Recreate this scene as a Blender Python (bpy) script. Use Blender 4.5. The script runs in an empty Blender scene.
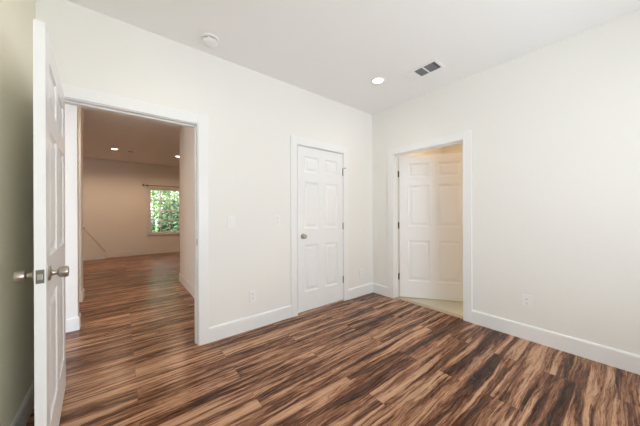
import bpy, bmesh, math, random
from mathutils import Vector, Matrix

random.seed(7)
S = bpy.context.scene
COL = S.collection
H = 2.743            # ceiling height
BX = -3.4915         # face of the left wall
BY = -4.10           # face of the wall behind the camera

# ------------------------------------------------------------------ camera
F, YAW, ROLL = 249.1, math.radians(51.37), -0.004
cam = bpy.data.cameras.new('camera'); camo = bpy.data.objects.new('camera', cam); COL.objects.link(camo)
cam.sensor_fit = 'HORIZONTAL'; cam.sensor_width = 36.0; cam.lens = F / 640 * 36
cam.shift_y = 0.33 / 640; cam.clip_start = 0.05; cam.clip_end = 300
v = Vector((math.cos(YAW), math.sin(YAW), 0)); r = Vector((math.sin(YAW), -math.cos(YAW), 0)); u = Vector((0, 0, 1))
th = -ROLL
u2 = (u + r * th).normalized(); r2 = (r - u * th).normalized()
camo.matrix_world = Matrix(((r2.x, u2.x, -v.x, -3.045), (r2.y, u2.y, -v.y, -2.510), (r2.z, u2.z, -v.z, 1.22), (0, 0, 0, 1)))
S.camera = camo

# ------------------------------------------------------------------ world, sun, light, exposure
W = bpy.data.worlds.new('world'); S.world = W; W.use_nodes = True
wn = W.node_tree.nodes; wl = W.node_tree.links
sky = wn.new('ShaderNodeTexSky'); sky.sky_type = 'HOSEK_WILKIE'; sky.turbidity = 6.0; sky.ground_albedo = 0.4
sky.sun_direction = Vector((0.5, -0.45, 0.75)).normalized()
mixw = wn.new('ShaderNodeMixRGB'); mixw.inputs[0].default_value = 0.55; mixw.inputs[2].default_value = (0.86, 0.93, 1.0, 1)
wl.new(sky.outputs[0], mixw.inputs[1]); wl.new(mixw.outputs[0], wn['Background'].inputs[0])
wn['Background'].inputs[1].default_value = 4.6

sun = bpy.data.lights.new('sun', 'SUN'); sun.energy = 3.0; sun.angle = math.radians(3); sun.color = (1, .96, .88)
suno = bpy.data.objects.new('sun', sun); COL.objects.link(suno)
suno.rotation_euler = Vector((0.35, 0.40, -0.9)).to_track_quat('-Z', 'Y').to_euler()

def area(name, loc, direction, sx, sy, watts, color):
    l = bpy.data.lights.new(name, 'AREA'); l.shape = 'RECTANGLE'; l.size = sx; l.size_y = sy; l.energy = watts; l.color = color
    o = bpy.data.objects.new(name, l); COL.objects.link(o); o.location = loc
    o.rotation_euler = Vector(direction).to_track_quat('-Z', 'Z').to_euler()
    return o
# daylight standing outside the bedroom's window behind the camera
area('daylight_back', (-1.85, BY - 0.22, 1.20), (0, 1, 1.0), 2.2, 1.5, 60, (0.86, 0.94, 1.0))
# added fill lamp standing in for sky, unseen above the living room's window
area('sky_fill_living', (-1.8, 7.7, 3.0), (0, -1, -0.6), 1.8, 1.0, 120, (0.95, 0.97, 1.0))

S.view_settings.view_transform = 'Standard'; S.view_settings.look = 'None'
S.view_settings.gamma = 1.0; S.view_settings.use_curve_mapping = False
S.view_settings.exposure = 0.38
S.cycles.use_denoising = True
S.cycles.max_bounces = 14; S.cycles.diffuse_bounces = 8; S.cycles.transparent_max_bounces = 16
S.cycles.sample_clamp_indirect = 6

# ------------------------------------------------------------------ materials
def principled(name, color, rough=0.5, metal=0.0, bump=None, spec=None, emit=None, var=None):
    m = bpy.data.materials.new(name); m.use_nodes = True
    nt = m.node_tree; b = nt.nodes['Principled BSDF']
    b.inputs['Base Color'].default_value = (*color, 1); b.inputs['Roughness'].default_value = rough
    b.inputs['Metallic'].default_value = metal
    if spec is not None: b.inputs['Specular IOR Level'].default_value = spec
    if emit: b.inputs['Emission Color'].default_value = (*emit[0], 1); b.inputs['Emission Strength'].default_value = emit[1]
    tc = nt.nodes.new('ShaderNodeTexCoord')
    if var:
        n = nt.nodes.new('ShaderNodeTexNoise'); n.inputs['Scale'].default_value = var[0]; n.inputs['Detail'].default_value = 4
        nt.links.new(tc.outputs['Object'], n.inputs['Vector'])
        mx = nt.nodes.new('ShaderNodeMixRGB'); mx.inputs[1].default_value = (*color, 1); mx.inputs[2].default_value = (*var[1], 1)
        nt.links.new(n.outputs[0], mx.inputs[0]); nt.links.new(mx.outputs[0], b.inputs['Base Color'])
    if bump:
        n2 = nt.nodes.new('ShaderNodeTexNoise'); n2.inputs['Scale'].default_value = bump[0]; n2.inputs['Detail'].default_value = 5
        nt.links.new(tc.outputs['Object'], n2.inputs['Vector'])
        bp = nt.nodes.new('ShaderNodeBump'); bp.inputs['Strength'].default_value = bump[1]; bp.inputs['Distance'].default_value = 0.002
        nt.links.new(n2.outputs[0], bp.inputs['Height']); nt.links.new(bp.outputs[0], b.inputs['Normal'])
    return m

M = {}
M['wall'] = principled('wall_paint', (0.868, 0.860, 0.832), 0.62, bump=(90, 0.10), spec=0.25)
M['wall_shade_tint'] = principled('wall_paint_shade_tint', (0.88, 0.84, 0.70), 0.62, bump=(90, 0.10), spec=0.2)  # wall paint with the olive shade behind the open door tinted in
M['wall_shelf'] = principled('aged_cap_paint', (0.78, 0.74, 0.68), 0.5, var=(8, (0.74, 0.70, 0.64)))
M['ceiling'] = principled('ceiling_paint', (0.915, 0.92, 0.92), 0.8, bump=(60, 0.15), spec=0.1)
M['trim'] = principled('trim_paint', (0.875, 0.88, 0.88), 0.35, spec=0.4)
M['door'] = principled('door_paint', (0.875, 0.88, 0.88), 0.38, spec=0.4)
M['nickel'] = principled('satin_nickel', (0.46, 0.42, 0.37), 0.32, metal=1.0, bump=(200, .05))
M['hinge'] = principled('dark_hinge_metal', (0.20, 0.18, 0.15), 0.4, metal=1.0, bump=(200, .05))
M['plate'] = principled('white_plastic', (0.89, 0.89, 0.88), 0.3, var=(3, (0.88, 0.88, 0.87)))
M['slot'] = principled('dark_slot', (0.12, 0.12, 0.12), 0.6, var=(5, (0.10, 0.10, 0.10)))
M['vent_dark'] = principled('vent_louver', (0.20, 0.21, 0.23), 0.5, var=(5, (0.22, .23, .25)))
M['vent'] = principled('vent_frame', (0.90, 0.90, 0.91), 0.4, var=(4, (0.88, .88, .89)))
M['lens'] = principled('lamp_lens', (0.9, 0.9, 0.9), 0.4, emit=((1.0, 0.95, 0.88), 14))
M['lens_warm'] = principled('lamp_lens_warm', (0.9, 0.9, 0.9), 0.4, emit=((1.0, 0.86, 0.68), 8))
M['black'] = principled('black_iron', (0.02, 0.018, 0.016), 0.45, bump=(50, .1))
M['threshold'] = principled('threshold_wood', (0.55, 0.42, 0.31), 0.4, var=(30, (0.42, 0.30, 0.21)))
M['bark'] = principled('bark', (0.16, 0.11, 0.08), 0.9, var=(12, (0.08, .06, .04)))
M['grass'] = principled('grass', (0.14, 0.24, 0.06), 0.9, var=(6, (0.09, 0.16, 0.04)))
M['leaf_dark'] = principled('leaf_dark', (0.035, 0.10, 0.035), 0.6, var=(9, (0.20, 0.27, 0.15)))
M['leaf_light'] = principled('leaf_light', (0.26, 0.44, 0.13), 0.6, var=(5, (0.60, 0.70, 0.42)))

def glass():
    m = bpy.data.materials.new('window_glass'); m.use_nodes = True; nt = m.node_tree; nt.nodes.clear()
    o = nt.nodes.new('ShaderNodeOutputMaterial'); mx = nt.nodes.new('ShaderNodeMixShader'); t = nt.nodes.new('ShaderNodeBsdfTransparent')
    g = nt.nodes.new('ShaderNodeBsdfGlossy'); g.inputs['Roughness'].default_value = 0.0
    fr = nt.nodes.new('ShaderNodeFresnel'); fr.inputs[0].default_value = 1.3
    nt.links.new(fr.outputs[0], mx.inputs[0]); nt.links.new(t.outputs[0], mx.inputs[1]); nt.links.new(g.outputs[0], mx.inputs[2]); nt.links.new(mx.outputs[0], o.inputs[0])
    return m
M['glass'] = glass()

def floor_material():
    m = bpy.data.materials.new('wood_laminate'); m.use_nodes = True; nt = m.node_tree; N = nt.nodes; L = nt.links
    b = N['Principled BSDF']
    def math_(op, a, c=None, d=None):
        n = N.new('ShaderNodeMath'); n.operation = op
        for i, x in enumerate((a, c, d)):
            if x is None: continue
            if isinstance(x, (int, float)): n.inputs[i].default_value = x
            else: L.new(x, n.inputs[i])
        return n.outputs[0]
    def comb(x, y, z):
        n = N.new('ShaderNodeCombineXYZ')
        for i, q in enumerate((x, y, z)):
            if isinstance(q, (int, float)): n.inputs[i].default_value = q
            else: L.new(q, n.inputs[i])
        return n.outputs[0]
    def noise(vec, scale, detail, rough=0.5, dist=0.0):
        n = N.new('ShaderNodeTexNoise'); n.inputs['Scale'].default_value = scale; n.inputs['Detail'].default_value = detail
        n.inputs['Roughness'].default_value = rough; n.inputs['Distortion'].default_value = dist; L.new(vec, n.inputs['Vector']); return n.outputs[0]
    tc = N.new('ShaderNodeTexCoord'); sp = N.new('ShaderNodeSeparateXYZ'); L.new(tc.outputs['Object'], sp.inputs[0])
    X, Y = sp.outputs[0], sp.outputs[1]
    P, LEN = 0.1725, 1.225
    ry = math_('DIVIDE', math_('ADD', Y, 0.19), P)
    row = math_('FLOOR', ry); fy = math_('FRACT', ry)
    par = math_('FRACT', math_('MULTIPLY', math_('ABSOLUTE', row), 0.5))       # 0 or .5
    # rows just below y=-.19 (row -1, odd) have joints at -2.35
    cx = math_('ADD', math_('DIVIDE', math_('ADD', X, 2.35 - LEN / 2 + 20 * LEN), LEN), par)
    colm = math_('FLOOR', cx); fx = math_('FRACT', cx)
    wn_ = N.new('ShaderNodeTexWhiteNoise'); wn_.noise_dimensions = '2D'; L.new(comb(row, colm, 0), wn_.inputs['Vector'])
    sc = N.new('ShaderNodeSeparateColor'); L.new(wn_.outputs['Color'], sc.inputs[0])
    s1, s2, s3 = sc.outputs[0], sc.outputs[1], sc.outputs[2]
    ox = math_('MULTIPLY', s1, 37.0); oy = math_('MULTIPLY', s2, 23.0); oz = math_('MULTIPLY', s3, 11.0)
    # slow warp bends the grain
    wv = noise(comb(math_('ADD', math_('MULTIPLY', X, 2.0), ox), math_('ADD', math_('MULTIPLY', Y, 6.0), oy), oz), 1.0, 3)
    yw = math_('ADD', Y, math_('MULTIPLY', math_('SUBTRACT', wv, 0.5), 0.07))
    g1 = noise(comb(math_('ADD', math_('MULTIPLY', X, 0.8), ox), math_('ADD', math_('MULTIPLY', yw, 18.0), oy), oz), 1.0, 5, 0.58, 0.45)
    g2 = noise(comb(math_('ADD', math_('MULTIPLY', X, 3.0), oy), math_('ADD', math_('MULTIPLY', yw, 60.0), ox), oz), 1.0, 4, 0.6, 0.3)
    g3 = noise(comb(math_('ADD', math_('MULTIPLY', X, 14.0), oy), math_('ADD', math_('MULTIPLY', yw, 240.0), ox), oz), 1.0, 3, 0.6, 0.2)
    t = math_('ADD', math_('MULTIPLY', g1, 1.12), math_('ADD', math_('MULTIPLY', g2, 0.42), math_('MULTIPLY', g3, 0.34)))
    t = math_('ADD', t, math_('MULTIPLY', math_('SUBTRACT', s1, 0.5), 0.08))
    gl = math_('SINE', math_('ADD', math_('MULTIPLY', g1, 70.0), math_('MULTIPLY', g2, 5.0)))
    gl = math_('POWER', math_('MAXIMUM', gl, 0.0), 3.0)
    t = math_('SUBTRACT', t, math_('MULTIPLY', gl, 0.10))
    t = math_('SUBTRACT', t, 0.378)
    cr = N.new('ShaderNodeValToRGB'); L.new(t, cr.inputs[0])
    e = cr.color_ramp.elements
    pts = FLOOR_RAMP
    e[0].position, e[0].color = pts[0][0], (*pts[0][1], 1)
    e[1].position, e[1].color = pts[-1][0], (*pts[-1][1], 1)
    for p_, c_ in pts[1:-1]:
        q = e.new(p_); q.color = (*c_, 1)
    # plank seams
    dy = math_('MINIMUM', fy, math_('SUBTRACT', 1.0, fy)); dx = math_('MINIMUM', fx, math_('SUBTRACT', 1.0, fx))
    sy = math_('LESS_THAN', dy, 0.008); sx = math_('LESS_THAN', dx, 0.0013)
    seam = math_('MAXIMUM', sy, sx)
    mx = N.new('ShaderNodeMixRGB'); mx.blend_type = 'MULTIPLY'; L.new(math_('MULTIPLY', seam, 0.55), mx.inputs[0]); L.new(cr.outputs[0], mx.inputs[1]); mx.inputs[2].default_value = (0.25, 0.2, 0.18, 1)
    L.new(mx.outputs[0], b.inputs['Base Color'])
    b.inputs['Specular IOR Level'].default_value = 0.26
    rr = math_('ADD', 0.22, math_('MULTIPLY', g2, 0.12)); L.new(rr, b.inputs['Roughness'])
    bp = N.new('ShaderNodeBump'); bp.inputs['Strength'].default_value = 0.10; bp.inputs['Distance'].default_value = 0.001
    L.new(math_('SUBTRACT', g2, seam), bp.inputs['Height']); L.new(bp.outputs[0], b.inputs['Normal'])
    return m
FLOOR_RAMP = [(0.31, (0.022, 0.008, 0.004)), (0.42, (0.062, 0.021, 0.010)), (0.50, (0.150, 0.056, 0.026)), (0.57, (0.300, 0.135, 0.068)), (0.69, (0.56, 0.33, 0.20))]
M['floor'] = floor_material()

def tile_material():
    m = bpy.data.materials.new('bath_tile'); m.use_nodes = True; nt = m.node_tree; b = nt.nodes['Principled BSDF']
    tc = nt.nodes.new('ShaderNodeTexCoord'); br = nt.nodes.new('ShaderNodeTexBrick'); br.offset = 0.5
    br.inputs['Scale'].default_value = 1.0; br.inputs['Brick Width'].default_value = 0.6; br.inputs['Row Height'].default_value = 0.3; br.inputs['Mortar Size'].default_value = 0.003
    br.inputs['Color1'].default_value = (0.60, 0.57, 0.46, 1); br.inputs['Color2'].default_value = (0.55, 0.53, 0.43, 1); br.inputs['Mortar'].default_value = (0.4, 0.38, 0.33, 1)
    nt.links.new(tc.outputs['Object'], br.inputs['Vector']); nt.links.new(br.outputs[0], b.inputs['Base Color']); b.inputs['Roughness'].default_value = 0.35
    return m
M['tile'] = tile_material()

# ------------------------------------------------------------------ mesh helpers
def box(bm, x0, x1, y0, y1, z0, z1, bev=0.0, mat=None):
    b2 = bmesh.new(); bmesh.ops.create_cube(b2, size=1)
    for q in b2.verts: q.co = Vector(((x0 + x1) / 2 + q.co.x * (x1 - x0), (y0 + y1) / 2 + q.co.y * (y1 - y0), (z0 + z1) / 2 + q.co.z * (z1 - z0)))
    if bev: bmesh.ops.bevel(b2, geom=b2.edges[:], offset=bev, segments=2, affect='EDGES', profile=0.6)
    if mat is not None: bmesh.ops.transform(b2, matrix=mat, verts=b2.verts)
    me = bpy.data.meshes.new('t'); b2.to_mesh(me); b2.free(); bm.from_mesh(me); bpy.data.meshes.remove(me)
    return bm
def lathe(bm, prof, origin=(0, 0, 0), axis='Z', seg=32, flip=1):
    rings = []
    for (rad, h) in prof:
        ring = []
        for i in range(seg if rad > 1e-6 else 1):
            a = 2 * math.pi * i / seg; x, y, z = rad * math.cos(a), rad * math.sin(a), h * flip
            if axis == 'Y': p = (x, z, y)
            elif axis == 'X': p = (z, x, y)
            else: p = (x, y, z)
            ring.append(bm.verts.new(Vector(p) + Vector(origin)))
        rings.append(ring)
    for a, b in zip(rings, rings[1:]):
        n = max(len(a), len(b))
        for i in range(n):
            j = (i + 1) % n
            vs = [a[i % len(a)], a[j % len(a)], b[j % len(b)], b[i % len(b)]]
            vs = list(dict.fromkeys(vs))
            if len(vs) > 2:
                try: bm.faces.new(vs)
                except ValueError: pass
    return bm
def obj(name, bm, mat, parent=None, loc=None, smooth=False):
    bmesh.ops.recalc_face_normals(bm, faces=bm.faces)
    me = bpy.data.meshes.new(name); bm.to_mesh(me); bm.free(); me.materials.append(mat)
    if smooth:
        for p in me.polygons: p.use_smooth = True
        try: me.set_sharp_from_angle(angle=math.radians(35))
        except Exception: pass
    o = bpy.data.objects.new(name, me); COL.objects.link(o)
    if parent: o.parent = parent
    if loc: o.location = loc
    return o
def tag(o, label, cat, group=None, kind=None):
    o['label'] = label; o['category'] = cat
    if group: o['group'] = group
    if kind: o['kind'] = kind
    return o
def thing(name, label, cat, loc=(0, 0, 0), rot=(0, 0, 0), group=None, kind=None):
    o = bpy.data.objects.new(name, None); o.empty_display_size = 0.1; COL.objects.link(o); o.location = loc; o.rotation_euler = rot
    return tag(o, label, cat, group, kind)
def struct(name, bm, mat, label, cat): return tag(obj(name, bm, mat), label, cat, kind='structure')
def rects(rng0, rng1, holes):
    """cut a rectangle (a0,a1) x (b0,b1) around holes: list of cells"""
    a = sorted({*rng0, *[h[0] for h in holes], *[h[1] for h in holes]}); b = sorted({*rng1, *[h[2] for h in holes], *[h[3] for h in holes]})
    out = []
    for i in range(len(a) - 1):
        for j in range(len(b) - 1):
            ca, cb = (a[i] + a[i + 1]) / 2, (b[j] + b[j + 1]) / 2
            if not any(h[0] < ca < h[1] and h[2] < cb < h[3] for h in holes): out.append((a[i], a[i + 1], b[j], b[j + 1]))
    return out
def wall_y(name, x0, x1, y0, y1, holes, label, mat=None):     # wall running along x
    bm = bmesh.new()
    for c in rects((x0, x1), (0, H), holes): box(bm, c[0], c[1], y0, y1, c[2], c[3])
    return struct(name, bm, mat or M['wall'], label, 'wall')
def wall_x(name, x0, x1, y0, y1, holes, label, mat=None):     # wall running along y
    bm = bmesh.new()
    for c in rects((y0, y1), (0, H), holes): box(bm, x0, x1, c[0], c[1], c[2], c[3])
    return struct(name, bm, mat or M['wall'], label, 'wall')

# ------------------------------------------------------------------ the shell
T = 0.125
D1 = (-3.385, -2.492); D2 = (-1.390, -0.634); D3 = (-1.308, -0.392); DH = 2.045
XR, YB = 1.8, 6.65
bm = bmesh.new(); box(bm, -6.4, XR, BY - T, YB + T, -0.12, 0)
struct('floor', bm, M['floor'], 'brown wood-look plank floor running through bedroom and hall', 'floor')
bm = bmesh.new(); box(bm, -6.4, XR + 0.7, BY - T, YB + T, H, H + 0.12)
struct('ceiling', bm, M['ceiling'], 'smooth off-white ceiling', 'ceiling')
bm = bmesh.new(); box(bm, 0.06, 2.3, -2.4, -0.02, 0.0, 0.006)
struct('floor_bathroom', bm, M['tile'], 'pale beige tile floor behind the ajar door', 'floor')

wall_y('wall_back', BX - T, 2.42, 0, T, [(D1[0] - .02, D1[1] + .02, 0, DH + .02), (D2[0] - .02, D2[1] + .02, 0, DH + .02)], 'off-white wall holding the open doorway and the closed closet door')
wall_x('wall_right', 0, T, BY, 0, [(D3[0] - .02, D3[1] + .02, 0, DH + .02)], 'off-white wall on the right holding the ajar door')
wall_x('wall_left', BX - T, BX, BY, 0, [], 'off-white wall behind the open white door, olive shade tinted into its paint', M['wall_shade_tint'])
wall_y('wall_rear', BX - T, T, BY - T, BY, [(-2.80, -0.90, 0.7, 2.15)], 'off-white wall behind the camera with a window')
# bathroom
wall_x('wall_bathroom_right', 2.3, 2.42, -2.4, 0, [], 'warm lit wall of the bathroom')
wall_y('wall_bathroom_front', T, 2.42, -2.52, -2.4, [], 'front wall of the bathroom')
# hall and living room beyond the doorway
wall_x('wall_hall_right', -2.207, -2.09, T, 2.64, [], 'tan lit hall wall right of the doorway view')
wall_y('wall_hall_left', -4.9, -3.405, 1.15, 1.27, [], 'narrow wall end beyond the doorway with a white baseboard')
wall_y('wall_living_corner', -4.9, -3.480, 2.29, 2.50, [], 'far hall corner wall on the left of the doorway view')
wall_x('wall_hall_end', -5.0, -4.9, T, 2.50, [], 'end wall of the side passage')
wall_y('wall_living_near', -2.09, XR, 2.52, 2.64, [], 'near wall of the living room')
wall_x('wall_living_left', -6.4, -6.28, T, YB, [], 'left wall of the living room')
wall_y('wall_living_near_left', -6.28, -4.9, 2.38, 2.50, [], 'near left wall of the living room')
wall_x('wall_living_right', XR - .12, XR, 2.64, YB, [], 'right wall of the living room')
WX = (-2.395, -1.495); WZ = (0.60, 2.03)
wall_y('wall_living_back', -6.4, XR, YB, YB + T, [(WX[0], WX[1], WZ[0], WZ[1])], 'tan lit far wall with a gridded window')

# baseboards
BBH = 0.142
def baseboard(name, runs, label):
    """runs: (x0,y0,x1,y1,nx,ny): foot line on the wall face and the way it faces"""
    bm = bmesh.new()
    for (x0, y0, x1, y1, nx, ny) in runs:
        prof = [(0, 0), (0.014, 0), (0.014, BBH - 0.016), (0.011, BBH - 0.006), (0.006, BBH), (0, BBH)]
        a = [bm.verts.new((x0 + nx * d, y0 + ny * d, z)) for d, z in prof]; b = [bm.verts.new((x1 + nx * d, y1 + ny * d, z)) for d, z in prof]
        n = len(prof)
        for i in range(n): bm.faces.new((a[i], a[(i + 1) % n], b[(i + 1) % n], b[i]))
        bm.faces.new(a); bm.faces.new(b[::-1])
    return struct(name, bm, M['trim'], label, 'baseboard')
CW = 0.095
baseboard('baseboard_back', [(D1[1] + CW, 0, D2[0] - CW, 0, 0, -1), (D2[1] + CW, 0, 0, 0, 0, -1)], 'tall white baseboard along the wall of the closet door')
baseboard('baseboard_right', [(0, 0, 0, D3[1] + CW, -1, 0), (0, D3[0] - CW, 0, BY, -1, 0)], 'tall white baseboard along the right wall')
baseboard('baseboard_left', [(BX, BY, BX, 0, 1, 0)], 'baseboard on the shaded wall behind the open door')
baseboard('baseboard_rear', [(BX, BY, 0, BY, 0, 1)], 'baseboard on the wall behind the camera')
baseboard('baseboard_hall', [(-2.207, T, -2.207, 2.654, -1, 0), (-4.9, 1.15, -3.391, 1.15, 0, -1), (-3.405, 1.15, -3.405, 1.27, 1, 0),
                             (-4.9, 2.29, -3.466, 2.29, 0, -1), (-3.48, 2.29, -3.48, 2.50, 1, 0)], 'baseboard in the hall beyond the open doorway')
baseboard('baseboard_living', [(-3.40, YB, XR - .12, YB, 0, -1), (-4.4, YB - .16, -3.386, YB - .16, 0, -1), (-3.40, YB - .16, -3.40, YB, 1, 0), (-6.28, YB, -4.4, YB, 0, -1)], 'long white baseboard on the far living room wall')

# door frames: casing, jamb, stop
def frame_y(name, x0, x1, y0, y1, stop_y, label, both=True):
    """frame of an opening in a wall that runs along x between faces y0 and y1"""
    t = thing(name, label, 'door frame', ((x0 + x1) / 2, 0, 0), kind='structure')
    cx = (x0 + x1) / 2
    bm = bmesh.new()
    for (f, s) in ((y0, -1), (y1, 1)) if both else ((y0, -1),):
        a, b = sorted((f, f + s * 0.015))
        for (p, q, zz0, zz1) in ((x0 - CW, x0 - 0.006, 0, DH + CW), (x1 + 0.006, x1 + CW, 0, DH + CW), (x0 - 0.006, x1 + 0.006, DH + 0.006, DH + CW)):
            box(bm, p - cx, q - cx, a, b, zz0, zz1, 0.003)
    obj('casing', bm, M['trim'], t)
    bm = bmesh.new()
    box(bm, x0 - .02 - cx, x0 - cx, y0, y1, 0, DH); box(bm, x1 - cx, x1 + .02 - cx, y0, y1, 0, DH); box(bm, x0 - .02 - cx, x1 + .02 - cx, y0, y1, DH, DH + .02)
    obj('jamb', bm, M['trim'], t)
    bm = bmesh.new(); s0, s1 = stop_y
    box(bm, x0 - cx, x0 + .011 - cx, s0, s1, 0, DH - .011, .002); box(bm, x1 - .011 - cx, x1 - cx, s0, s1, 0, DH - .011, .002); box(bm, x0 - cx, x1 - cx, s0, s1, DH - .011, DH, .002)
    obj('door_stop', bm, M['trim'], t)
    return t
f1 = frame_y('trim_1', D1[0], D1[1], 0, T, (0.042, 0.085), 'white casing and jamb around the open doorway to the hall')
f2 = frame_y('trim_2', D2[0], D2[1], 0, T, (0.040, 0.075), 'white casing around the closed closet door', both=False)
cx1 = (D1[0] + D1[1]) / 2
bm = bmesh.new(); box(bm, D1[1] - .0015 - cx1, D1[1] - cx1, 0.006, 0.036, 0.925, 0.985, .0005)
o = obj('strike_plate', bm, M['nickel'], f1); o['label'] = 'small nickel strike plate'
# frame of the right wall's door (opening along y)
t3 = thing('trim_3', 'white casing and jamb around the ajar door', 'door frame', (0, (D3[0] + D3[1]) / 2, 0), kind='structure')
cy = (D3[0] + D3[1]) / 2; y0, y1 = D3
bm = bmesh.new()
for (a, b) in ((-0.017, 0), (T, T + .017)):
    for (p, q, z0, z1) in ((y0 - CW, y0 - .006, 0, DH + CW), (y1 + .006, y1 + CW, 0, DH + CW), (y0 - .006, y1 + .006, DH + .006, DH + CW)): box(bm, a, b, p - cy, q - cy, z0, z1, .003)
obj('casing', bm, M['trim'], t3)
bm = bmesh.new(); box(bm, 0, T, y0 - .02 - cy, y0 - cy, 0, DH); box(bm, 0, T, y1 - cy, y1 + .02 - cy, 0, DH); box(bm, 0, T, y0 - .02 - cy, y1 + .02 - cy, DH, DH + .02)
obj('jamb', bm, M['trim'], t3)
bm = bmesh.new(); box(bm, .035, .078, y0 - cy, y0 + .011 - cy, .0, DH - .011, .002); box(bm, .035, .078, y1 - .011 - cy, y1 - cy, .0, DH - .011, .002); box(bm, .035, .078, y0 - cy, y1 - cy, DH - .011, DH, .002)
obj('door_stop', bm, M['trim'], t3)
bm = bmesh.new(); box(bm, .01, .095, y0, y1, 0.0, 0.010, .003)
tag(obj('threshold', bm, M['threshold']), 'light tan wooden threshold strip under the ajar door', 'threshold', kind='structure')

# ------------------------------------------------------------------ six panel doors
def panel_leaf(Wd, Ht, ya, yb):
    """leaf along local +x from 0 to Wd, faces at ya < yb, raised panels on both faces"""
    bm = bmesh.new()
    st, mu = 0.118 * Wd / 0.9 + .0, 0.105
    pw = (Wd - 2 * st - mu) / 2
    xs = [0, st, st + pw, st + pw + mu, Wd - st, Wd]
    k = Ht / 2.03
    zs = [0, .235 * k, .815 * k, 1.015 * k, 1.600 * k, 1.715 * k, 1.915 * k, Ht]
    def ring(x0, x1, z0, z1, y): return [bm.verts.new(p) for p in ((x0, y, z0), (x1, y, z0), (x1, y, z1), (x0, y, z1))]
    for y, s in ((ya, 1), (yb, -1)):      # s: direction into the leaf
        for i in range(5):
            for j in range(7):
                a0, a1, c0, c1 = xs[i], xs[i + 1], zs[j], zs[j + 1]
                if i in (1, 3) and j in (1, 3, 5):
                    steps = [(0, 0), (.004, .005), (.012, .009), (.020, .010), (.030, .010), (.052, .003), (.056, .002)]
                    rr = [ring(a0 + d, a1 - d, c0 + d, c1 - d, y + s * e) for d, e in steps]
                    for p, q in zip(rr, rr[1:]):
                        for n in range(4): bm.faces.new((p[n], p[(n + 1) % 4], q[(n + 1) % 4], q[n]))
                    bm.faces.new(rr[-1])
                else: bm.faces.new(ring(a0, a1, c0, c1, y))
    for q in ([(0, ya, 0), (0, yb, 0), (0, yb, Ht), (0, ya, Ht)], [(Wd, ya, 0), (Wd, yb, 0), (Wd, yb, Ht), (Wd, ya, Ht)],
              [(0, ya, 0), (Wd, ya, 0), (Wd, yb, 0), (0, yb, 0)], [(0, ya, Ht), (Wd, ya, Ht), (Wd, yb, Ht), (0, yb, Ht)]):
        bm.faces.new([bm.verts.new(p) for p in q])
    bmesh.ops.remove_doubles(bm, verts=bm.verts, dist=1e-5)
    return bm
ROSE = [(0, 0), (.033, 0), (.033, .004), (.029, .008), (.016, .010), (.013, .013)]
KNOB = [(.012, .013), (.010, .020), (.0105, .028), (.018, .031), (.0225, .034), (.0245, .042), (.0255, .056), (.0245, .062), (.019, .0655), (0, .066)]
BALL = [(.011, .013), (.0105, .024), (.018, .029), (.026, .038), (.0275, .046), (.024, .055), (.014, .061), (0, .062)]
def make_door(name, label, loc, ang, Wd, Ht, ya, yb, knobs, hinge_side, prof=KNOB, z=0.012, backset=.07):
    """knobs: list of face y; hinge_side: y of the knuckle"""
    d = thing(name, label, 'door', loc, (0, 0, ang), kind='structure')
    lf = obj('door_leaf', panel_leaf(Wd, Ht, ya, yb), M['door'], d, (0, 0, z))
    for y in knobs:
        s = -1 if y == ya else 1
        bm = bmesh.new(); lathe(bm, ROSE, (0, 0, 0), 'Y', 32, s)
        kn = obj('door_knob', bm, M['nickel'], d, (Wd - backset, y, KZ), True)
        bm = bmesh.new(); lathe(bm, [(0, .012)] + prof, (0, 0, 0), 'Y', 32, s)
        obj('grip', bm, M['nickel'], kn, None, True)
    bm = bmesh.new(); box(bm, Wd - .0005, Wd + .0012, (ya + yb) / 2 - .0125, (ya + yb) / 2 + .0125, KZ - .029, KZ + .029, .0004)
    lp = obj('latch_plate', bm, M['hinge'], d)
    if LATCH_OUT:
        bm = bmesh.new(); box(bm, Wd + .0008, Wd + .011, (ya + yb) / 2 - .008, (ya + yb) / 2 + .008, KZ - .012, KZ + .012, .002); obj('latch_bolt', bm, M['nickel'], lp)
    for hz in (0.30, 1.04, 1.785):
        bm = bmesh.new()
        lathe(bm, [(0, 0), (.0065, 0), (.0065, .089), (0, .089)], (-.003, hinge_side, hz - .0445), 'Z', 12)
        lathe(bm, [(0, 0), (.0045, .001), (.0045, .005), (0, .006)], (-.003, hinge_side, hz + .0445), 'Z', 12)
        inn = (ya + yb) / 2
        box(bm, -.0035, -.0008, min(inn, hinge_side), max(inn, hinge_side), hz - .0445, hz + .0445)
        h = obj('hinge', bm, M['hinge'], d); h['label'] = 'dark metal butt hinge'
    return d
LATCH_OUT = True; KZ = 0.955
dir1 = math.atan2(-0.998, 0.0605)
make_door('door_1', 'white six-panel door standing wide open at the left edge', (-3.388, -0.012, 0), dir1, 0.93, 2.032, 0.0, 0.035, [0.0, 0.035], 0.0, KNOB)
LATCH_OUT = False; KZ = 0.94
d2 = make_door('door_2', 'closed white six-panel closet door', (D2[1] - .003, 0.0, 0), math.pi, D2[1] - D2[0] - .010, 2.018, -.035, 0.0, [0.0], 0.004, BALL, z=0.020, backset=.075)
KZ = 0.95
make_door('door_3', 'white six-panel door standing ajar in the right wall', (T + .001, D3[1] - .003, 0), math.atan2(-0.809, 0.588), 0.915, 2.022, -.035, 0.0, [-.035, 0.0], 0.0, BALL, z=0.016, backset=.06)

# small jamb side hinge plates of the ajar door
for hz in (0.30, 1.04, 1.785):
    bm = bmesh.new(); box(bm, 0.088, T - .001, D3[1] - .0015 - cy, D3[1] - .0002 - cy, hz - .0445, hz + .0445)
    o = obj('hinge_plate', bm, M['hinge'], t3); o['label'] = 'dark metal hinge plate on the jamb'

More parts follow.
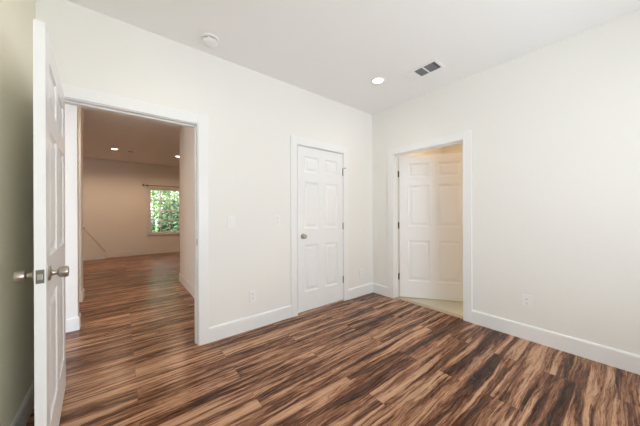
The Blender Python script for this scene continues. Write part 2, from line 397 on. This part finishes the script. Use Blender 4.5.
# hinge pin door stop on the closet's top hinge
bm = bmesh.new()
lathe(bm, [(0, 0), (.004, 0), (.004, .045), (.008, .047), (.008, .056), (0, .057)], (-.003, .004, 1.838), 'Y', 12)
box(bm, -.022, .010, 0, .010, 1.834, 1.842, .001)
o = obj('hinge_pin_stop', bm, M['nickel'], d2); o['label'] = 'small metal pin stop on the top hinge'

# ------------------------------------------------------------------ windows
def window_y(name, x0, x1, z0, z1, y, s, cols, rows, label, apron=True):
    """window in a wall along x; y = inner face, s = +1 if outside is towards +y"""
    t = thing(name, label, 'window', ((x0 + x1) / 2, y, z0), kind='structure')
    w, h = (x1 - x0), (z1 - z0); X0, X1 = -w / 2, w / 2
    def bb(bm, a, b, c, d, e, f, bev=0.002): box(bm, a, b, min(c * s, d * s), max(c * s, d * s), e, f, bev)
    bm = bmesh.new()
    for (a, b, e, f) in ((X0, X0 + .035, 0, h), (X1 - .035, X1, 0, h), (X0 + .035, X1 - .035, 0, .03), (X0 + .035, X1 - .035, h - .035, h)): bb(bm, a, b, .04, .11, e, f)
    obj('window_frame', bm, M['trim'], t)
    mid = h / 2
    for k, (e, f, yy) in enumerate(((.03, mid + .018, .055), (mid - .018, h - .035, .075))):
        bm = bmesh.new(); a, b = X0 + .035, X1 - .035
        for q in ((a, a + .035, e, f), (b - .035, b, e, f), (a + .035, b - .035, e, e + .04), (a + .035, b - .035, f - .035, f)): bb(bm, q[0], q[1], yy, yy + .02, q[2], q[3])
        sash = obj('sash', bm, M['trim'], t)
        bm = bmesh.new(); ia, ib, ie, if_ = a + .035, b - .035, e + .04, f - .035
        for c in range(1, cols): xx = ia + (ib - ia) * c / cols; bb(bm, xx - .012, xx + .012, yy + .004, yy + .018, ie, if_, .001)
        for r_ in range(1, rows): zz = ie + (if_ - ie) * r_ / rows; bb(bm, ia, ib, yy + .0045, yy + .0175, zz - .012, zz + .012, .001)
        obj('muntins', bm, M['trim'], sash)
        bm = bmesh.new(); bb(bm, ia, ib, yy + .009, yy + .013, ie, if_, 0); obj('pane', bm, M['glass'], sash)
    bm = bmesh.new(); bb(bm, X0 - .05, X1 + .05, -.045, .04, -.025, 0.0, .003); obj('window_sill', bm, M['trim'], t)
    if apron:
        bm = bmesh.new(); bb(bm, X0 - .035, X1 + .035, -.014, 0, -.085, -.025, .002); obj('window_apron', bm, M['trim'], t)
    return t
window_y('window_1', WX[0], WX[1], WZ[0], WZ[1], YB, 1, 3, 2, 'white gridded double-hung window on the far wall')
window_y('window_2', -2.80, -0.90, 0.7, 2.15, BY, -1, 6, 2, 'wide white window behind the camera')
# ------------------------------------------------------------------ ceiling fittings
def can_light(x, y, label, warm=False, watts=8):
    t = thing('recessed_light', label, 'ceiling light', (x, y, H), group='recessed ceiling lights')
    bm = bmesh.new(); lathe(bm, [(.053, -.001), (.056, -.006), (.080, -.006), (.088, -.0005), (.088, .002), (.053, .002), (.053, -.001)], seg=40)
    obj('trim_ring', bm, M['plate'], t, None, True)
    bm = bmesh.new(); lathe(bm, [(0, -.0045), (.042, -.004), (.053, -.002), (.053, .002), (0, .002)], seg=40)
    obj('lens', bm, M['lens_warm'] if warm else M['lens'], t, None, True)
    l = bpy.data.lights.new('lamp_glow', 'SPOT'); l.energy = watts; l.spot_size = math.radians(168 if warm else 155); l.spot_blend = 0.5 if warm else 0.8; l.shadow_soft_size = 0.055
    l.color = (1.0, 0.69, 0.44) if warm else (1.0, 0.95, 0.88)
    lo = bpy.data.objects.new('lamp_glow', l); COL.objects.link(lo); lo.parent = t; lo.location = (0, 0, -.012)
    return t
NW = 6
can_light(-0.734, -0.695, 'glowing recessed light in the bedroom ceiling near the corner', watts=NW)
can_light(-2.76, -0.70, 'recessed bedroom ceiling light above the open door', watts=NW)
can_light(-0.734, -3.2, 'recessed bedroom ceiling light behind the camera to the right', watts=NW)
can_light(-2.76, -3.2, 'recessed bedroom ceiling light behind the camera to the left', watts=NW)
HW = 41
can_light(-3.158, 5.03, 'larger glowing recessed light seen through the doorway', True, HW)
can_light(-1.857, 5.00, 'recessed light at the right edge of the doorway view', True, HW)
can_light(-4.15, 1.78, 'added fill light in the side passage, hidden by the doorway', True, HW * .8)  # added lamp, out of view, to brighten the hall
can_light(-4.6, 5.0, 'recessed living room light hidden left of the doorway view', True, HW)
can_light(1.3, -1.2, 'recessed light in the bathroom ceiling', True, 80)

def vent(x0, x1, y0, y1, name, label, ux0, ux1, shut=None):
    t = thing(name, label, 'air vent', ((x0 + x1) / 2, (y0 + y1) / 2, H))
    cx, cyy = (x0 + x1) / 2, (y0 + y1) / 2
    hx, hy = (x1 - x0) / 2, (y1 - y0) / 2
    bm = bmesh.new()
    for (a, b, c, d) in ((-hx, -hx + .022, -hy, hy), (hx - .022, hx, -hy, hy), (-hx + .022, hx - .022, -hy, -hy + .022), (-hx + .022, hx - .022, hy - .022, hy)): box(bm, a, b, c, d, -.008, 0, .002)
    # centre bar and the closed far section
    for (c, d) in ux0: box(bm, -hx + .022, hx - .022, c, d, -.007, 0, .001)
    obj('grille_frame', bm, M['vent'], t)
    bm = bmesh.new(); box(bm, -hx + .01, hx - .01, -hy + .01, hy - .01, -.0015, -.0005); obj('duct_backing', bm, M['slot'], t)
    for (c, d) in ux1:
        bm = bmesh.new(); n = 9
        for i in range(n):
            xx = -hx + .026 + (2 * hx - .052) * (i + .5) / n
            mt = Matrix.Translation((xx, 0, -.0045)) @ Matrix.Rotation(math.radians(35), 4, 'Y')
            box(bm, -.006, .006, c, d, -.0006, .0006, 0, mt)
        obj('louvers', bm, M['vent_dark'], t)
    if shut:
        bm = bmesh.new(); box(bm, -hx + .022, hx - .022, shut[0], shut[1], -.005, -.002)
        for i in range(7):
            xx = -hx + .03 + (2 * hx - .06) * (i + .5) / 7; box(bm, xx - .006, xx + .006, shut[0], shut[1], -.0065, -.005)
        o = obj('closed_louvers', bm, M['vent'], t); o['label'] = 'closed white louvers'
    return t
vent(-.61, -.41, -1.30, -.94, 'air_vent', 'white rectangular ceiling vent with two dark louvered squares', [(-.040, -.024), (.063, .079)], [(-.128, -.04), (-.024, .063)], (.079, .158))
vent(-2.93, -2.77, 5.02, 5.16, 'air_vent', 'small dark ceiling vent seen through the doorway', [], [(-.048, .048)])

t = thing('smoke_detector', 'round white smoke detector on the ceiling above the doorway wall', 'smoke detector', (-2.432, -0.222, H))
bm = bmesh.new(); lathe(bm, [(0, 0), (.072, 0), (.072, -.010), (.068, -.013), (0, -.013)], seg=48); obj('mounting_base', bm, M['plate'], t, None, True)
bm = bmesh.new(); lathe(bm, [(.050, -.012), (.052, -.022), (.060, -.023), (.062, -.030), (.054, -.038), (.030, -.044), (0, -.045)], seg=48); obj('sensor_cover', bm, M['plate'], t, None, True)
bm = bmesh.new()
for i in range(24):
    a = 2 * math.pi * i / 24
    if i % 4 == 0: continue
    box(bm, .048, .0535, -.0045, .0045, -.0215, -.014, 0, Matrix.Rotation(a, 4, 'Z'))
obj('sensing_slots', bm, M['slot'], t)

# ------------------------------------------------------------------ wall plates
def wall_plate(name, label, cat, loc, rz, kind, group=None):
    """local: plate in the xz plane, front towards -y"""
    t = thing(name, label, cat, loc, (0, 0, rz), group)
    bm = bmesh.new(); box(bm, -.037, .037, -.006, 0, -.059, .059, .002); obj('cover_plate', bm, M['plate'], t)
    if kind == 'outlet':
        for s in (-1, 1):
            bm = bmesh.new(); box(bm, -.017, .017, -.0085, -.005, s * .0205 - .014, s * .0205 + .014, .002); f = obj('socket', bm, M['plate'], t)
            bm = bmesh.new()
            for dx, hh in ((-.0065, .0045), (.0065, .0036)): box(bm, dx - .0012, dx + .0012, -.0089, -.0080, s * .0205 + .003 - hh, s * .0205 + .003 + hh)
            lathe(bm, [(0, .0080), (.0024, .0080), (.0024, .0089), (0, .0089)], (0, 0, s * .0205 - .0075), 'Y', 10, -1)
            obj('slots', bm, M['slot'], f)
    else:
        bm = bmesh.new(); box(bm, -.0165, .0165, -.0085, -.005, -.0335, .0335, .001); f = obj('switch_frame', bm, M['plate'], t)
        bm = bmesh.new(); box(bm, -.0145, .0145, -.0125, -.0078, -.031, .031, .0015, Matrix.Rotation(math.radians(3.5), 4, 'X')); obj('rocker', bm, M['plate'], f)
    return t
G = 'outlets in the bedroom'
wall_plate('light_switch', 'white rocker light switch on the wall right of the open doorway', 'light switch', (-2.182, 0, 1.14), 0, 'switch')
wall_plate('wall_outlet', 'white outlet at switch height, left of the closet door', 'wall outlet', (-1.664, 0, 1.143), 0, 'outlet', G)
wall_plate('wall_outlet', 'white low outlet on the wall between the doorway and the closet door', 'wall outlet', (-1.955, 0, 0.348), 0, 'outlet', G)
wall_plate('wall_outlet', 'white low outlet between the closet door and the room corner', 'wall outlet', (-0.262, 0, 0.335), 0, 'outlet', G)
wall_plate('wall_outlet', 'white low outlet on the right wall, right of the ajar door', 'wall outlet', (0, -1.880, 0.370), math.pi / 2 * -1, 'outlet', G)
wall_plate('wall_outlet', 'outlet low on the tan hall wall just past the doorway', 'wall outlet', (-2.207, 1.90, 0.398), math.pi / 2 * -1, 'outlet')
wall_plate('wall_outlet', 'tiny outlet on the far wall left of the gridded window', 'wall outlet', (-2.86, YB, 0.33), 0, 'outlet')

# ------------------------------------------------------------------ living room things
t = thing('curtain_rod', 'thin black curtain rod above the far window', 'curtain rod', ((WX[0] + WX[1]) / 2 + .05, YB, 2.085))
bm = bmesh.new(); lathe(bm, [(0, -.60), (.008, -.60), (.008, .60), (0, .60)], (0, -.07, 0), 'X', 12); obj('rod', bm, M['black'], t, None, True)
for s in (-1, 1):
    bm = bmesh.new(); lathe(bm, [(0, 0), (.011, 0), (.011, .008), (.020, .018), (.022, .03), (.014, .045), (0, .048)], (s * .60, -.07, 0), 'X', 16, s); obj('finial', bm, M['black'], t, None, True)
    bm = bmesh.new(); box(bm, s * .52 - .006, s * .52 + .006, -.075, 0, -.006, .004, .001); box(bm, s * .52 - .012, s * .52 + .012, -.004, 0, -.03, .025, .001); obj('bracket', bm, M['black'], t)

# sloping stair half-wall against the far wall
def prism(bm, pts, y0, y1):
    a = [bm.verts.new((x, y0, z)) for x, z in pts]; b = [bm.verts.new((x, y1, z)) for x, z in pts]; n = len(pts)
    bm.faces.new(a); bm.faces.new(b[::-1])
    for i in range(n): bm.faces.new((a[i], a[(i + 1) % n], b[(i + 1) % n], b[i]))
bm = bmesh.new(); prism(bm, [(-4.4, 0), (-3.40, 0), (-3.40, .19), (-3.84, .85), (-4.4, .85)], YB - .16, YB)
t = struct('wall_stair_half', bm, M['wall'], 'low sloping stair half-wall against the far wall', 'half wall')
bm = bmesh.new(); box(bm, -4.4, -3.80, YB - .18, YB, .85, .872, .004)
obj('wall_cap', bm, M['threshold'], t)
bm = bmesh.new(); L_ = math.hypot(.44, .66)
box(bm, 0, L_, YB - .175, YB, 0, .022, .003, Matrix.Translation((-3.84, 0, .85)) @ Matrix.Rotation(math.atan2(.66, .44), 4, 'Y'))
obj('sloping_cap', bm, M['wall_shelf'], t)

# ------------------------------------------------------------------ outside
bm = bmesh.new(); box(bm, -30, 30, YB + T + .02, 40, -.5, -.35)
struct('ground', bm, M['grass'], 'lawn outside the far window', 'lawn')
def bush(name, label, cat, x, y, z, rx, ry, rz, n, size, mat, trunk=None, group=None):
    t = thing(name, label, cat, (x, y, -.35), group=group)
    vs, fs = [], []
    for i in range(n):
        while True:
            p = Vector((random.uniform(-1, 1), random.uniform(-1, 1), random.uniform(-1, 1)))
            if 0.35 < p.length < 1: break
        p = Vector((p.x * rx, p.y * ry, p.z * rz + z + .35))
        a = Vector((random.gauss(0, 1), random.gauss(0, 1), random.gauss(0, 1))).normalized(); b = a.orthogonal().normalized()
        L_ = size * random.uniform(.6, 1.3); k = len(vs)
        vs += [p - a * L_, p + b * L_ * .4, p + a * L_, p - b * L_ * .4]; fs.append((k, k + 1, k + 2, k + 3))
    me = bpy.data.meshes.new('foliage'); me.from_pydata([tuple(q) for q in vs], [], fs); me.materials.append(mat)
    o = bpy.data.objects.new('foliage', me); COL.objects.link(o); o.parent = t
    bm = bmesh.new(); hh = z + .35; tr = trunk or .03
    lathe(bm, [(0, 0), (tr, 0), (tr * .7, hh * .5), (tr * .45, hh), (0, hh)], (0, 0, 0), 'Z', 10)
    obj('trunk', bm, M['bark'], t, None, True)
    return t
G2 = 'shrubs outside the far window'
bush('shrub', 'dark green shrub in the left panes of the far window', 'shrub', -2.66, 8.6, .70, .62, .55, 1.04, 4200, .07, M['leaf_dark'], group=G2)
bush('shrub', 'dark green shrub in the middle panes of the far window', 'shrub', -1.36, 8.6, .72, .62, .55, 1.06, 4200, .07, M['leaf_dark'], group=G2)
bush('shrub', 'dark green shrub behind the right edge of the far window', 'shrub', -.06, 8.6, .66, .62, .55, 1.0, 4000, .07, M['leaf_dark'], group=G2)
bush('tree', 'pale green tree beyond the shrubs, left panes', 'tree', -3.6, 12.6, 2.3, 1.45, 1.2, 2.5, 4500, .13, M['leaf_light'], .12)
bush('tree', 'pale green tree beyond the shrubs, middle panes', 'tree', -.55, 12.7, 2.4, 1.45, 1.2, 2.6, 4500, .13, M['leaf_light'], .13)
bush('tree', 'pale green tree beyond the shrubs, right of the far window', 'tree', 2.5, 12.6, 2.4, 1.45, 1.2, 2.5, 4500, .13, M['leaf_light'], .14)
